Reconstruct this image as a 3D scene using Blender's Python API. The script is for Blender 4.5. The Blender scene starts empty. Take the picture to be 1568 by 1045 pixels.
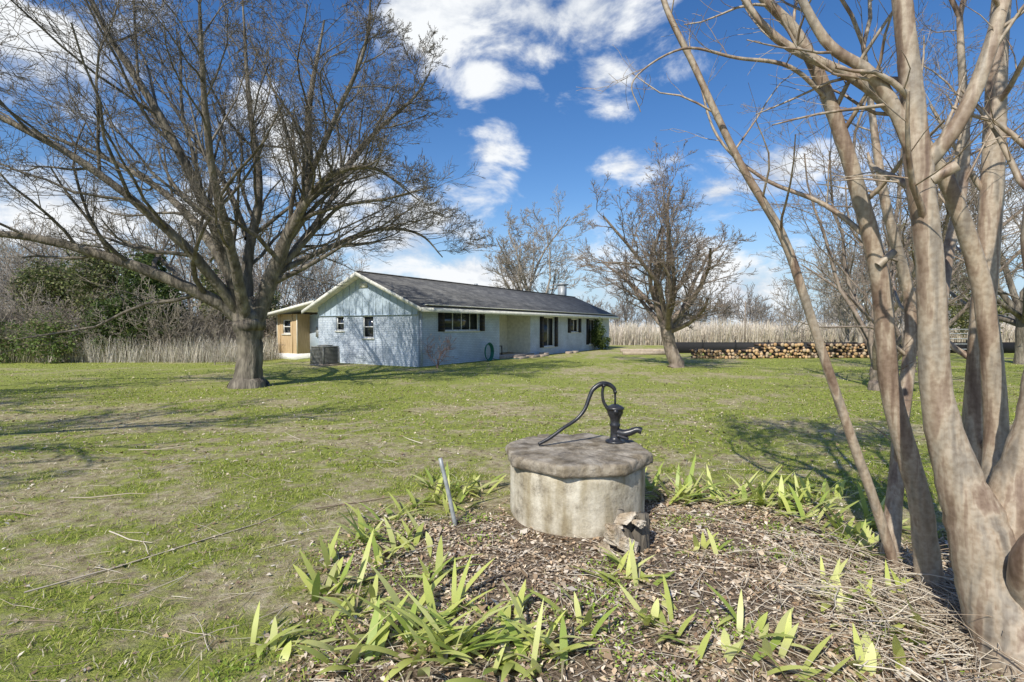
import bpy, math, random
import numpy as np
from mathutils import Vector, Matrix
random.seed(7); rng=np.random.default_rng(7)
S=bpy.context.scene
R=math.radians

# ------------------------------------------------------------------ helpers
def link(o,parent=None):
    S.collection.objects.link(o)
    if parent: o.parent=parent
    return o
def empty(name,loc=(0,0,0),rz=0):
    e=bpy.data.objects.new(name,None); e.location=loc; e.rotation_euler=(0,0,rz); e.empty_display_size=.2
    return link(e)
def np_mesh(name,V,F,mat=None,col=None,smooth=False,parent=None,attrname='col'):
    V=np.asarray(V,dtype=np.float32).reshape(-1,3); F=np.asarray(F,dtype=np.int32)
    me=bpy.data.meshes.new(name)
    me.vertices.add(len(V)); me.vertices.foreach_set('co',V.ravel())
    n,k=F.shape
    me.loops.add(n*k); me.loops.foreach_set('vertex_index',F.ravel())
    me.polygons.add(n); me.polygons.foreach_set('loop_start',np.arange(0,n*k,k,dtype=np.int32))
    if smooth: me.polygons.foreach_set('use_smooth',np.ones(n,dtype=bool))
    me.update(calc_edges=True)
    if col is not None:
        a=me.attributes.new(attrname,'FLOAT_COLOR','POINT')
        c=np.ones((len(V),4),dtype=np.float32); c[:,:3]=col
        a.data.foreach_set('color',c.ravel())
    if mat: me.materials.append(mat)
    o=bpy.data.objects.new(name,me)
    return link(o,parent)

def tubes(P,Rr,sides,flute=0):
    P=np.asarray(P,float); Rr=np.asarray(Rr,float)
    N,n,_=P.shape
    T=np.gradient(P,axis=1); T=T/(np.linalg.norm(T,axis=2)[:,:,None]+1e-9)
    D=P[:,-1]-P[:,0]; D/=np.linalg.norm(D,axis=1)[:,None]+1e-9
    ref=np.where(np.abs(D[:,2:3])>.7,np.array([[1.,.13,0]]),np.array([[0,.1,1.]]))
    U=np.cross(T,ref[:,None,:]); U/=np.linalg.norm(U,axis=2)[:,:,None]+1e-9
    W=np.cross(T,U)
    a=np.arange(sides)*2*np.pi/sides
    rad=Rr[:,:,None]*np.ones(sides)[None,None,:]
    if flute:
        ph=np.arange(N)[:,None,None]*1.7; s=P[:,:,2:3]
        rad=rad*(1+flute*(np.cos(2*a[None,None]+ph+.7*s)+.8*np.cos(3*a[None,None]-ph+1.1*s)+.6*np.cos(5*a[None,None]+2*ph+.9*s)))
    V=P[:,:,None,:]+rad[:,:,:,None]*(np.cos(a)[None,None,:,None]*U[:,:,None,:]+np.sin(a)[None,None,:,None]*W[:,:,None,:])
    base=(np.arange(N)*n*sides)[:,None,None]
    i=np.arange(n-1)[None,:,None]; j=np.arange(sides)[None,None,:]; j2=(j+1)%sides
    F=np.stack([base+i*sides+j,base+i*sides+j2,base+(i+1)*sides+j2,base+(i+1)*sides+j],-1).reshape(-1,4)
    return V.reshape(-1,3),F
class Bag:
    def __init__(s): s.V=[];s.F=[];s.C=[];s.n=0
    def add(s,V,F,col=None):
        V=np.asarray(V).reshape(-1,3); s.V.append(V); s.F.append(np.asarray(F)+s.n); s.n+=len(V)
        if col is not None: s.C.append(np.broadcast_to(np.asarray(col),(len(V),3)))
    def make(s,name,mat,smooth=False,parent=None):
        return np_mesh(name,np.concatenate(s.V),np.concatenate(s.F),mat,np.concatenate(s.C) if s.C else None,smooth,parent)
def polys_to_bag(bag,polys,thick=(.05,.015),flute=0):
    g={}
    for P,r in polys:
        m=max(r); s=24 if m>thick[0]*1.6 else (9 if m>thick[0] else (5 if m>thick[1] else 3))
        g.setdefault((len(P),s),[]).append((P,r))
    for (n,s),l in g.items():
        V,F=tubes([[tuple(q) for q in p] for p,_ in l],[r for _,r in l],s,flute if s==24 else 0); bag.add(V,F)
def smoothpath(pts,rad,sub=6,wob=0.0,seed=0):
    rs=random.Random(seed)
    pts=[Vector(p) for p in pts]; out=[];ro=[]
    Q=[pts[0]*2-pts[1]]+pts+[pts[-1]*2-pts[-2]]
    for i in range(1,len(Q)-2):
        for k in range(sub):
            t=k/sub
            p=0.5*((2*Q[i])+(Q[i+1]-Q[i-1])*t+(2*Q[i-1]-5*Q[i]+4*Q[i+1]-Q[i+2])*t*t+(-Q[i-1]+3*Q[i]-3*Q[i+1]+Q[i+2])*t**3)
            r=rad[i-1]*(1-t)+rad[i]*t
            out.append(p+Vector((rs.uniform(-1,1),rs.uniform(-1,1),rs.uniform(-1,1)))*wob*r); ro.append(r*(1+rs.uniform(-1,1)*wob*.5))
    out.append(pts[-1]); ro.append(rad[-1])
    return out,ro
def rv(): 
    return Vector((random.gauss(0,1),random.gauss(0,1),random.gauss(0,1)))
def perp(d):
    a=rv(); a=a-d*a.dot(d); a.normalize(); return a
def grow(polys,p,d,L,r,lev,prm):
    n=prm['n'][min(lev,len(prm['n'])-1)]
    pts=[p.copy()];rad=[r]; d=d.normalized()
    w=prm['wander']; up=prm['up'][min(lev,len(prm['up'])-1)]
    rend=max(prm['rmin']*.6,r*prm['taper'])
    for i in range(n):
        d=d+rv()*w+Vector((0,0,up)); d.normalize()
        p=p+d*(L/n); pts.append(p.copy()); rad.append(r+(rend-r)*(i+1)/n)
    polys.append((pts,rad))
    if lev<len(prm['k']):
        spawn(polys,pts,rad,L,lev,prm,prm['k'][lev],.2)
def spawn(polys,pts,rad,L,lev,prm,k,t0):
    n=len(pts)-1
    for j in range(k):
        t=t0+(1-t0)*(j+random.random())/k
        f=min(t*n,n-1e-3); i=int(f); q=pts[i].lerp(pts[i+1],f-i); rr=rad[i]+(rad[i+1]-rad[i])*(f-i)
        d=(pts[i+1]-pts[i]).normalized()
        a=R(random.uniform(*prm['ang']))
        nd=d*math.cos(a)+perp(d)*math.sin(a)
        if nd.z<-.25: nd.z*=.2
        nl=L*prm['ratio']*(1.15-.55*t)*random.uniform(.7,1.25)
        grow(polys,q,nd,nl,max(prm['rmin'],rr*prm['rr']*random.uniform(.8,1.05)),lev+1,prm)

_tab=np.random.default_rng(3).random((256,256))
def vnoise(x,y):
    xi=np.floor(x).astype(int); yi=np.floor(y).astype(int); fx=x-xi; fy=y-yi
    fx=fx*fx*(3-2*fx); fy=fy*fy*(3-2*fy)
    g=lambda a,b:_tab[a%256,b%256]
    return (g(xi,yi)*(1-fx)+g(xi+1,yi)*fx)*(1-fy)+(g(xi,yi+1)*(1-fx)+g(xi+1,yi+1)*fx)*fy
def fbm(x,y,o=4):
    s=0;a=.5;t=0
    for k in range(o):
        s=s+a*vnoise(x*2**k+17*k,y*2**k+31*k); t+=a; a*=.55
    return s/t
def sstep(a,b,x):
    t=np.clip((x-a)/(b-a),0,1); return t*t*(3-2*t)
def lushf(x,y):
    n=fbm(x*.33+5,y*.42+9,4)*.36+fbm(x*1.3,y*2.0,4)*.32+fbm(x*4.5,y*5.5,3)*.32
    return .10+.90*sstep(.41,.60,n+.01+.05*sstep(9,14,y))
def bedf(x,y):
    d=np.sqrt(((x-1.15)/2.3)**2+((y-3.0)/2.0)**2)+(fbm(x*1.7,y*1.7,4)-.5)*.9
    return 1-sstep(.72,1.12,d)
def gz(x,y):
    r=np.sqrt(x*x+y*y)
    return (fbm(x*.5+3,y*.5+3,3)-.5)*.10*np.clip(1-r/16,0,1)
def gz1(x,y): return float(gz(np.array([x]),np.array([y]))[0])

# ------------------------------------------------------------------ materials
def newmat(name):
    m=bpy.data.materials.new(name); m.use_nodes=True; nt=m.node_tree
    b=nt.nodes['Principled BSDF']; return m,nt,b
def N(nt,t,**kw):
    n=nt.nodes.new(t)
    for k,v in kw.items(): setattr(n,k,v)
    return n
def ramp(nt,stops):
    r=N(nt,'ShaderNodeValToRGB'); e=r.color_ramp.elements
    while len(e)<len(stops): e.new(.5)
    for i,(p,c) in enumerate(stops):
        e[i].position=p; e[i].color=(*c,1)
    return r
def mnoise(name,stops,scale=5,rough=.8,bump=.3,stretch=(1,1,1),detail=8,bscale=None,spec=.3,dist=.02,metal=0):
    m,nt,b=newmat(name)
    tc=N(nt,'ShaderNodeTexCoord'); mp=N(nt,'ShaderNodeMapping'); mp.inputs['Scale'].default_value=stretch
    nt.links.new(tc.outputs['Object'],mp.inputs[0])
    no=N(nt,'ShaderNodeTexNoise'); no.inputs['Scale'].default_value=scale; no.inputs['Detail'].default_value=detail; no.inputs['Roughness'].default_value=.62
    nt.links.new(mp.outputs[0],no.inputs['Vector'])
    r=ramp(nt,stops); nt.links.new(no.outputs[0],r.inputs[0]); nt.links.new(r.outputs[0],b.inputs['Base Color'])
    b.inputs['Roughness'].default_value=rough; b.inputs['Specular IOR Level'].default_value=spec; b.inputs['Metallic'].default_value=metal
    if bump:
        n2=N(nt,'ShaderNodeTexNoise'); n2.inputs['Scale'].default_value=bscale or scale*3; n2.inputs['Detail'].default_value=5
        nt.links.new(mp.outputs[0],n2.inputs['Vector'])
        bp=N(nt,'ShaderNodeBump'); bp.inputs['Strength'].default_value=bump; bp.inputs['Distance'].default_value=dist
        nt.links.new(n2.outputs[0],bp.inputs['Height']); nt.links.new(bp.outputs[0],b.inputs['Normal'])
    return m
def mattr(name,rough=.7,trans=.3,spec=.25):
    m,nt,b=newmat(name)
    a=N(nt,'ShaderNodeAttribute'); a.attribute_name='col'
    nt.links.new(a.outputs['Color'],b.inputs['Base Color']); b.inputs['Roughness'].default_value=rough; b.inputs['Specular IOR Level'].default_value=spec
    if trans:
        t=N(nt,'ShaderNodeBsdfTranslucent'); nt.links.new(a.outputs['Color'],t.inputs[0])
        mx=N(nt,'ShaderNodeMixShader'); mx.inputs[0].default_value=trans
        nt.links.new(b.outputs[0],mx.inputs[1]); nt.links.new(t.outputs[0],mx.inputs[2])
        nt.links.new(mx.outputs[0],nt.nodes['Material Output'].inputs[0])
    return m
def flat(name,c,rough=.6,**k):
    return mnoise(name,[(.3,tuple(x*.85 for x in c)),(.7,tuple(min(1,x*1.12) for x in c))],scale=6,rough=rough,bump=.1,detail=3,**k)

M_bark=mnoise('bark_grey',[(.3,(.055,.047,.038)),(.5,(.165,.143,.113)),(.7,(.30,.265,.21))],scale=6,stretch=(1,1,.25),bump=1,bscale=14,dist=.06,rough=.9,detail=4)
M_bark2=mnoise('bark_brown',[(.3,(.12,.095,.077)),(.5,(.25,.20,.16)),(.7,(.36,.30,.245))],scale=6,stretch=(1,1,.3),bump=.8,dist=.04,rough=.9,detail=4)
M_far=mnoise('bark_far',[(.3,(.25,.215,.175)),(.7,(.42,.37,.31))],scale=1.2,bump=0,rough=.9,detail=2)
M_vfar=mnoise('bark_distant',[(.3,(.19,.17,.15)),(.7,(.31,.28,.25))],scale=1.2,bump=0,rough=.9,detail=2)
M_leaf=mattr('blade_leaf',.6,.3)
M_lit=mattr('litter',.85,0,.1)
M_iris=mattr('iris_leaf',.42,.35,.4)

m,nt,b=newmat('crepe_myrtle_bark'); M_crepe=m
tc=N(nt,'ShaderNodeTexCoord'); mp=N(nt,'ShaderNodeMapping'); mp.inputs['Scale'].default_value=(1,1,.13); nt.links.new(tc.outputs['Object'],mp.inputs[0])
n1=N(nt,'ShaderNodeTexNoise'); n1.inputs['Scale'].default_value=13; n1.inputs['Detail'].default_value=5; n1.inputs['Distortion'].default_value=.4; nt.links.new(mp.outputs[0],n1.inputs[0])
r1=ramp(nt,[(.30,(.16,.105,.075)),(.40,(.27,.195,.14)),(.46,(.34,.26,.19)),(.50,(.46,.375,.28)),(.56,(.41,.345,.265)),(.62,(.31,.265,.21)),(.72,(.22,.19,.155))]); nt.links.new(n1.outputs[0],r1.inputs[0])
n2=N(nt,'ShaderNodeTexNoise'); n2.inputs['Scale'].default_value=40; n2.inputs['Detail'].default_value=5; nt.links.new(tc.outputs['Object'],n2.inputs[0])
r2=ramp(nt,[(.35,(.66,.61,.56)),(.6,(1,1,1))]); nt.links.new(n2.outputs[0],r2.inputs[0])
mx=N(nt,'ShaderNodeMix',data_type='RGBA',blend_type='MULTIPLY'); mx.inputs[0].default_value=.8
nt.links.new(r1.outputs[0],mx.inputs[6]); nt.links.new(r2.outputs[0],mx.inputs[7]); nt.links.new(mx.outputs[2],b.inputs['Base Color'])
b.inputs['Roughness'].default_value=.55
bp=N(nt,'ShaderNodeBump'); bp.inputs['Strength'].default_value=.4; bp.inputs['Distance'].default_value=.012; nt.links.new(n1.outputs[0],bp.inputs['Height'])
bp2=N(nt,'ShaderNodeBump'); bp2.inputs['Strength'].default_value=.2; bp2.inputs['Distance'].default_value=.005; nt.links.new(n2.outputs[0],bp2.inputs['Height']); nt.links.new(bp.outputs[0],bp2.inputs['Normal']); nt.links.new(bp2.outputs[0],b.inputs['Normal'])

m,nt,b=newmat('painted_brick'); M_brick=m
tc=N(nt,'ShaderNodeTexCoord'); sp=N(nt,'ShaderNodeSeparateXYZ'); nt.links.new(tc.outputs['Object'],sp.inputs[0])
ad=N(nt,'ShaderNodeMath'); nt.links.new(sp.outputs[0],ad.inputs[0]); nt.links.new(sp.outputs[1],ad.inputs[1])
cb=N(nt,'ShaderNodeCombineXYZ'); nt.links.new(ad.outputs[0],cb.inputs[0]); nt.links.new(sp.outputs[2],cb.inputs[1])
br=N(nt,'ShaderNodeTexBrick'); br.inputs['Scale'].default_value=1; br.inputs['Brick Width'].default_value=.22; br.inputs['Row Height'].default_value=.078; br.inputs['Mortar Size'].default_value=.008
br.inputs['Color1'].default_value=(.59,.65,.73,1); br.inputs['Color2'].default_value=(.51,.58,.67,1); br.inputs['Mortar'].default_value=(.37,.43,.51,1)
nt.links.new(cb.outputs[0],br.inputs[0]); 
no=N(nt,'ShaderNodeTexNoise'); no.inputs['Scale'].default_value=1.4; no.inputs['Detail'].default_value=6; nt.links.new(tc.outputs['Object'],no.inputs[0])
rr=ramp(nt,[(.3,(.8,.8,.8)),(.65,(1.05,1.05,1.05))]); nt.links.new(no.outputs[0],rr.inputs[0])
mx=N(nt,'ShaderNodeMix',data_type='RGBA',blend_type='MULTIPLY'); mx.inputs[0].default_value=1
nt.links.new(br.outputs[0],mx.inputs[6]); nt.links.new(rr.outputs[0],mx.inputs[7]); nt.links.new(mx.outputs[2],b.inputs['Base Color'])
bp=N(nt,'ShaderNodeBump'); bp.inputs['Strength'].default_value=.6; bp.inputs['Distance'].default_value=.01; bp.invert=True; nt.links.new(br.outputs['Fac'],bp.inputs['Height']); nt.links.new(bp.outputs[0],b.inputs['Normal']); b.inputs['Roughness'].default_value=.7

m,nt,b=newmat('roof_shingles'); M_roof=m
tc=N(nt,'ShaderNodeTexCoord')
br=N(nt,'ShaderNodeTexBrick'); br.inputs['Scale'].default_value=1; br.inputs['Brick Width'].default_value=.35; br.inputs['Row Height'].default_value=.14; br.inputs['Mortar Size'].default_value=.006
br.inputs['Color1'].default_value=(.15,.15,.147,1); br.inputs['Color2'].default_value=(.085,.086,.088,1); br.inputs['Mortar'].default_value=(.03,.03,.03,1)
nt.links.new(tc.outputs['Object'],br.inputs[0])
no=N(nt,'ShaderNodeTexNoise'); no.inputs['Scale'].default_value=1.2; no.inputs['Detail'].default_value=7; nt.links.new(tc.outputs['Object'],no.inputs[0])
rr=ramp(nt,[(.3,(.65,.65,.65)),(.7,(1.3,1.27,1.2))]); nt.links.new(no.outputs[0],rr.inputs[0])
mx=N(nt,'ShaderNodeMix',data_type='RGBA',blend_type='MULTIPLY'); mx.inputs[0].default_value=1
nt.links.new(br.outputs[0],mx.inputs[6]); nt.links.new(rr.outputs[0],mx.inputs[7]); nt.links.new(mx.outputs[2],b.inputs['Base Color']); b.inputs['Roughness'].default_value=.9

M_trim=flat('cream_trim',(.78,.76,.66)); M_white=flat('white_paint',(.8,.8,.78)); M_shut=flat('black_shutter',(.018,.018,.022),.5)
M_siding=mnoise('blue_siding',[(.3,(.41,.50,.60)),(.7,(.52,.61,.69))],scale=3,bump=.2)
M_wood=mnoise('tan_plywood',[(.3,(.42,.29,.16)),(.7,(.62,.47,.28))],scale=5,stretch=(4,4,.4),bump=.2)
m,nt,b=newmat('window_glass'); M_glass=m; b.inputs['Base Color'].default_value=(.03,.035,.04,1); b.inputs['Roughness'].default_value=.06; b.inputs['Specular IOR Level'].default_value=.8
M_door=flat('dark_door',(.05,.035,.03),.4)
M_iron=mnoise('black_iron',[(.35,(.012,.012,.015)),(.6,(.03,.032,.038)),(.75,(.10,.05,.03))],scale=30,rough=.35,bump=.3,bscale=90,spec=.6,dist=.003)
M_steel=mnoise('galvanised',[(.3,(.25,.27,.28)),(.7,(.5,.52,.52))],scale=12,rough=.5,bump=.1,metal=.3)
M_acm=flat('ac_grey',(.22,.22,.20)); M_hose=flat('green_hose',(.02,.15,.11),.4)
M_black=flat('black_fabric',(.015,.015,.017),.7)
M_flag=mnoise('stone_slab',[(.3,(.28,.22,.17)),(.7,(.5,.42,.33))],scale=5,bump=.5)

def concrete(name,stops,stain,bs=.65,bd=.014):
    m,nt,b=newmat(name)
    tc=N(nt,'ShaderNodeTexCoord'); no=N(nt,'ShaderNodeTexNoise'); no.inputs['Scale'].default_value=5.5; no.inputs['Detail'].default_value=12; no.inputs['Roughness'].default_value=.75
    nt.links.new(tc.outputs['Object'],no.inputs[0]); r=ramp(nt,stops); nt.links.new(no.outputs[0],r.inputs[0])
    mp=N(nt,'ShaderNodeMapping'); mp.inputs['Scale'].default_value=(5,5,1.1); nt.links.new(tc.outputs['Object'],mp.inputs[0])
    n2=N(nt,'ShaderNodeTexNoise'); n2.inputs['Scale'].default_value=1.5; n2.inputs['Detail'].default_value=8; nt.links.new(mp.outputs[0],n2.inputs[0])
    r2=ramp(nt,[(.38,stain),(.58,(1,1,1))]); nt.links.new(n2.outputs[0],r2.inputs[0])
    mx=N(nt,'ShaderNodeMix',data_type='RGBA',blend_type='MULTIPLY'); mx.inputs[0].default_value=1
    nt.links.new(r.outputs[0],mx.inputs[6]); nt.links.new(r2.outputs[0],mx.inputs[7]); nt.links.new(mx.outputs[2],b.inputs['Base Color'])
    n3=N(nt,'ShaderNodeTexNoise'); n3.inputs['Scale'].default_value=30; n3.inputs['Detail'].default_value=9; n3.inputs['Roughness'].default_value=.7; nt.links.new(tc.outputs['Object'],n3.inputs[0])
    bp=N(nt,'ShaderNodeBump'); bp.inputs['Strength'].default_value=bs; bp.inputs['Distance'].default_value=bd; nt.links.new(n3.outputs[0],bp.inputs['Height']); nt.links.new(bp.outputs[0],b.inputs['Normal']); b.inputs['Roughness'].default_value=.92
    return m
M_conc=concrete('well_concrete',[(.34,(.24,.21,.16)),(.45,(.52,.47,.37)),(.58,(.70,.65,.53)),(.70,(.42,.38,.31))],(.56,.51,.41))
M_cap=concrete('cap_concrete',[(.36,(.13,.11,.085)),(.48,(.30,.26,.205)),(.56,(.40,.35,.28)),(.66,(.50,.45,.37))],(.62,.58,.5),.9,.02)

m,nt,b=newmat('ground_lawn'); M_ground=m
a=N(nt,'ShaderNodeAttribute'); a.attribute_name='col'; sp=N(nt,'ShaderNodeSeparateColor'); nt.links.new(a.outputs['Color'],sp.inputs[0])
tc=N(nt,'ShaderNodeTexCoord')
def gn(scale,detail=8,rg=.65):
    n=N(nt,'ShaderNodeTexNoise'); n.inputs['Scale'].default_value=scale; n.inputs['Detail'].default_value=detail; n.inputs['Roughness'].default_value=rg; nt.links.new(tc.outputs['Object'],n.inputs[0]); return n
nf=gn(11,9,.85); nf2=gn(60,5,.75); nl=gn(1.3,4); nm=gn(7,8,.85)
green=ramp(nt,[(.38,(.085,.12,.018)),(.5,(.27,.32,.058)),(.62,(.48,.49,.14))]); nt.links.new(nf.outputs[0],green.inputs[0])
tan=ramp(nt,[(.36,(.15,.115,.07)),(.5,(.44,.365,.225)),(.62,(.68,.59,.40))]); nt.links.new(nm.outputs[0],tan.inputs[0])
bed=ramp(nt,[(.35,(.07,.05,.035)),(.5,(.22,.165,.115)),(.65,(.46,.37,.28))]); nt.links.new(nf2.outputs[0],bed.inputs[0])
dry=ramp(nt,[(.3,(.36,.32,.18)),(.7,(.54,.48,.32))]); nt.links.new(nl.outputs[0],dry.inputs[0])
ma=N(nt,'ShaderNodeMath',operation='MULTIPLY_ADD'); ma.inputs[1].default_value=5; ma.inputs[2].default_value=-2.5; nt.links.new(nf.outputs[0],ma.inputs[0])
mb=N(nt,'ShaderNodeMath',operation='ADD',use_clamp=True); nt.links.new(ma.outputs[0],mb.inputs[0]); nt.links.new(sp.outputs[0],mb.inputs[1])
def mixc(f,A,B):
    x=N(nt,'ShaderNodeMix',data_type='RGBA'); nt.links.new(f,x.inputs[0]); nt.links.new(A,x.inputs[6]); nt.links.new(B,x.inputs[7]); return x.outputs[2]
c=mixc(mb.outputs[0],tan.outputs[0],green.outputs[0]); c=mixc(sp.outputs[1],c,bed.outputs[0]); c=mixc(sp.outputs[2],c,dry.outputs[0])
nt.links.new(c,b.inputs['Base Color']); b.inputs['Roughness'].default_value=.95; b.inputs['Specular IOR Level'].default_value=.1
bp=N(nt,'ShaderNodeBump'); bp.inputs['Strength'].default_value=.8; bp.inputs['Distance'].default_value=.04; nt.links.new(nf2.outputs[0],bp.inputs['Height']); nt.links.new(bp.outputs[0],b.inputs['Normal'])

# ------------------------------------------------------------------ ground sheet
t=np.linspace(-1,1,561); ax=np.sign(t)*(14*np.abs(t)+1800*np.abs(t)**7)
gx,gy=np.meshgrid(ax,ax+4.0,indexing='ij'); 
z=gz(gx,gy)
V=np.stack([gx,gy,z],-1).reshape(-1,3)
n=len(ax); idx=np.arange(n*n).reshape(n,n)
F=np.stack([idx[:-1,:-1],idx[1:,:-1],idx[1:,1:],idx[:-1,1:]],-1).reshape(-1,4)
X,Y=V[:,0],V[:,1]
dryf=np.maximum(sstep(42,46,Y)*sstep(2,8,X),sstep(22.5,25,Y)*sstep(12,14,-X)*.8)
C=np.stack([lushf(X,Y),bedf(X,Y),dryf],-1)
np_mesh('ground',V,F,M_ground,C,True)

# ------------------------------------------------------------------ blades
def ribbons(root,az,l0,l1,L,W,segs,prof,col,tipcol=None):
    n=len(root); dirh=np.stack([np.cos(az),np.sin(az),0*az],-1); side=np.stack([-np.sin(az),np.cos(az),0*az],-1)
    p=root.copy(); out=[];cc=[]
    for i in range(segs+1):
        tt=i/segs; w=(W*prof(tt)/2)[:,None]
        out.append(p-side*w); out.append(p+side*w)
        c=col if tipcol is None else col*(1-tt)+tipcol*tt
        cc.append(c);cc.append(c)
        th=l0+(l1-l0)*((i+.5)/segs)
        p=p+(L/segs)[:,None]*(np.sin(th)[:,None]*dirh+np.cos(th)[:,None]*np.array([0,0,1.]))
    V=np.stack(out,1).reshape(-1,3); C=np.stack(cc,1).reshape(-1,3)
    k=2*(segs+1); b=(np.arange(n)*k)[:,None]; i=(np.arange(segs)*2)[None,:]
    F=np.stack([b+i,b+i+1,b+i+3,b+i+2],-1).reshape(-1,4)
    return V,F,C
def rc(n,cols,jit=.15):
    cols=np.array(cols); c=cols[rng.integers(0,len(cols),n)]
    return c*(1+rng.uniform(-jit,jit,(n,1)))
def lawn(n,y0,y1,pw,h,w):
    y=y0+(y1-y0)*rng.random(n)**pw; x=(rng.random(n)*2-1)*(1.12*y+1.2)
    lu=lushf(x,y); bd=bedf(x,y); fine=fbm(x*6,y*6,3)
    keep=rng.random(n)<(.22+.78*lu)*(1-.88*bd)*sstep(.36,.60,fine+.04+.05*lu)
    keep&=((x-.56)**2+(y-4.4)**2>.62**2)
    x,y,lu=x[keep],y[keep],lu[keep]; n=len(x)
    isg=rng.random(n)<(.20+.62*lu)
    g=rc(n,[(.25,.33,.04),(.38,.45,.07),(.50,.52,.12),(.16,.23,.025)]); d=rc(n,[(.62,.53,.34),(.50,.41,.25),(.74,.66,.46),(.34,.26,.16)])
    c=np.where(isg[:,None],g,d)
    hh=h*rng.uniform(.5,1.4,n)*(.6+.5*lu); 
    return ribbons(np.stack([x,y,gz(x,y)-.004],-1),rng.random(n)*6.28,rng.uniform(0.3,1.1,n),rng.uniform(.8,1.8,n),hh,w*rng.uniform(.7,1.3,n),2,lambda t:(1,.85,.1)[int(t*2)],c*.9,c*1.1)
bag=Bag()
bag.add(*lawn(160000,1.4,6,.75,.042,.0048)); bag.add(*lawn(110000,5,13,.7,.042,.010)); bag.add(*lawn(34000,12,24,.8,.05,.02))
bag.make('grass',M_leaf)

def litter(x,y,size,cols,flatn=.5):
    n=len(x); az=rng.random(n)*6.28; tx=rng.normal(0,flatn,n); 
    L=size*rng.uniform(.4,1.6,n); W=L*rng.uniform(.3,.75,n)
    u=np.stack([np.cos(az)*np.cos(tx),np.sin(az)*np.cos(tx),np.sin(tx)],-1); ty=rng.normal(0,flatn,n)
    s=np.stack([-np.sin(az)*np.cos(ty),np.cos(az)*np.cos(ty),np.sin(ty)],-1)
    c=np.stack([x,y,gz(x,y)+rng.uniform(.003,.02,n)],-1)
    up=np.array([0,0,1.]); cr=(W*rng.uniform(-.1,.35,n))[:,None]*up
    a=c-u*L[:,None]/2; b_=c+u*L[:,None]/2; m1=c+s*W[:,None]/2+cr; m2=c-s*W[:,None]/2+cr
    V=np.stack([a,m1,b_,m2],1).reshape(-1,3); F=(np.arange(n)*4)[:,None]+np.arange(4)
    C=np.repeat(rc(n,cols,.3),4,0); return V,F.reshape(-1,4),C
LC=[(.44,.33,.22),(.56,.44,.30),(.30,.21,.13),(.66,.56,.43),(.20,.13,.085),(.50,.37,.25),(.54,.46,.37)]
bag=Bag()
n=80000; y=1.5+4.5*rng.random(n); x=-1.9+5.6*rng.random(n); k=(rng.random(n)<bedf(x,y)*(.25+.9*sstep(.35,.6,fbm(x*3,y*3,3))))&((x-.56)**2+(y-4.4)**2>.6**2); bag.add(*litter(x[k],y[k],.028,LC,.35))
n=1800; y=1.5+4.0*rng.random(n); x=-1.7+5.3*rng.random(n); k=(rng.random(n)<bedf(x,y))&((x-.56)**2+(y-4.4)**2>.63**2); bag.add(*litter(x[k],y[k],.06,[(.5,.4,.29),(.6,.54,.45),(.34,.24,.15)],.3))
n=16000; y=1.5+12*rng.random(n)**.8; x=(rng.random(n)*2-1)*(1.1*y+1); k=rng.random(n)<.25+.75*sstep(.5,.6,fbm(x*.8,y*.8,3)); bag.add(*litter(x[k],y[k],.030,[(.52,.43,.32),(.62,.56,.46),(.26,.18,.12),(.36,.26,.17)],.3))
n=7000; y=6+13*rng.random(n); x=(rng.random(n)*2-1)*(1.1*y); bag.add(*litter(x,y,.05,[(.55,.46,.33),(.30,.21,.14),(.22,.17,.10)],.25))
bag.make('leaf_litter',M_lit)

P=[];Rr=[]
def stick(x,y,L,r,az=None,tilt=.06,zz=.015):
    az=random.uniform(0,6.28) if az is None else az
    p=Vector((x,y,gz1(x,y)+zz)); d=Vector((math.cos(az),math.sin(az),random.gauss(0,tilt)))
    pts=[p]; 
    for i in range(4):
        d=(d+rv()*.12); d.z*=.6; pts.append(pts[-1]+d.normalized()*L/4)
    for q in pts: q.z=max(q.z,gz1(q.x,q.y)+.008)
    P.append([tuple(q) for q in pts]); Rr.append([r,r*.95,r*.85,r*.7,r*.35])
for i in range(2800):
    x=random.uniform(-1.3,3.3); y=random.uniform(1.6,5.0)
    if bedf(np.array([x]),np.array([y]))[0]>.4 and (x-.56)**2+(y-4.4)**2>.65**2: stick(x,y,random.uniform(.06,.3),random.uniform(.0012,.003))
for i in range(1200):
    x=random.gauss(2.3,.32); y=random.gauss(2.7,.45); stick(x,y,random.uniform(.15,.5),random.uniform(.0015,.004),tilt=.35,zz=random.uniform(.01,.12))
for i in range(700):
    y=random.uniform(2,9); x=random.uniform(-1.05*y,1.05*y); stick(x,y,random.uniform(.1,.5),random.uniform(.0012,.0028))
for (x,y,L,az) in [(-2.9,3.0,1.9,.95),(-1.7,4.4,.9,1.0),(-4.9,6.5,.8,.1),(-4.1,4.7,.7,.05),(-3.1,3.9,.5,-.2),(-2.4,7.6,.6,.9),(-1.2,6.8,.5,2.5),(-4.6,4.3,.6,0),(1.3,7.2,.5,2.5)]:
    stick(x,y,L,.006,az,.02,.03)
V,F=tubes(P,Rr,4); c=np.repeat(rc(len(P),[(.50,.43,.33),(.66,.59,.48),(.32,.25,.18)]),20,0)
np_mesh('fallen_twigs',V,F,M_lit,c,True)

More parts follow.
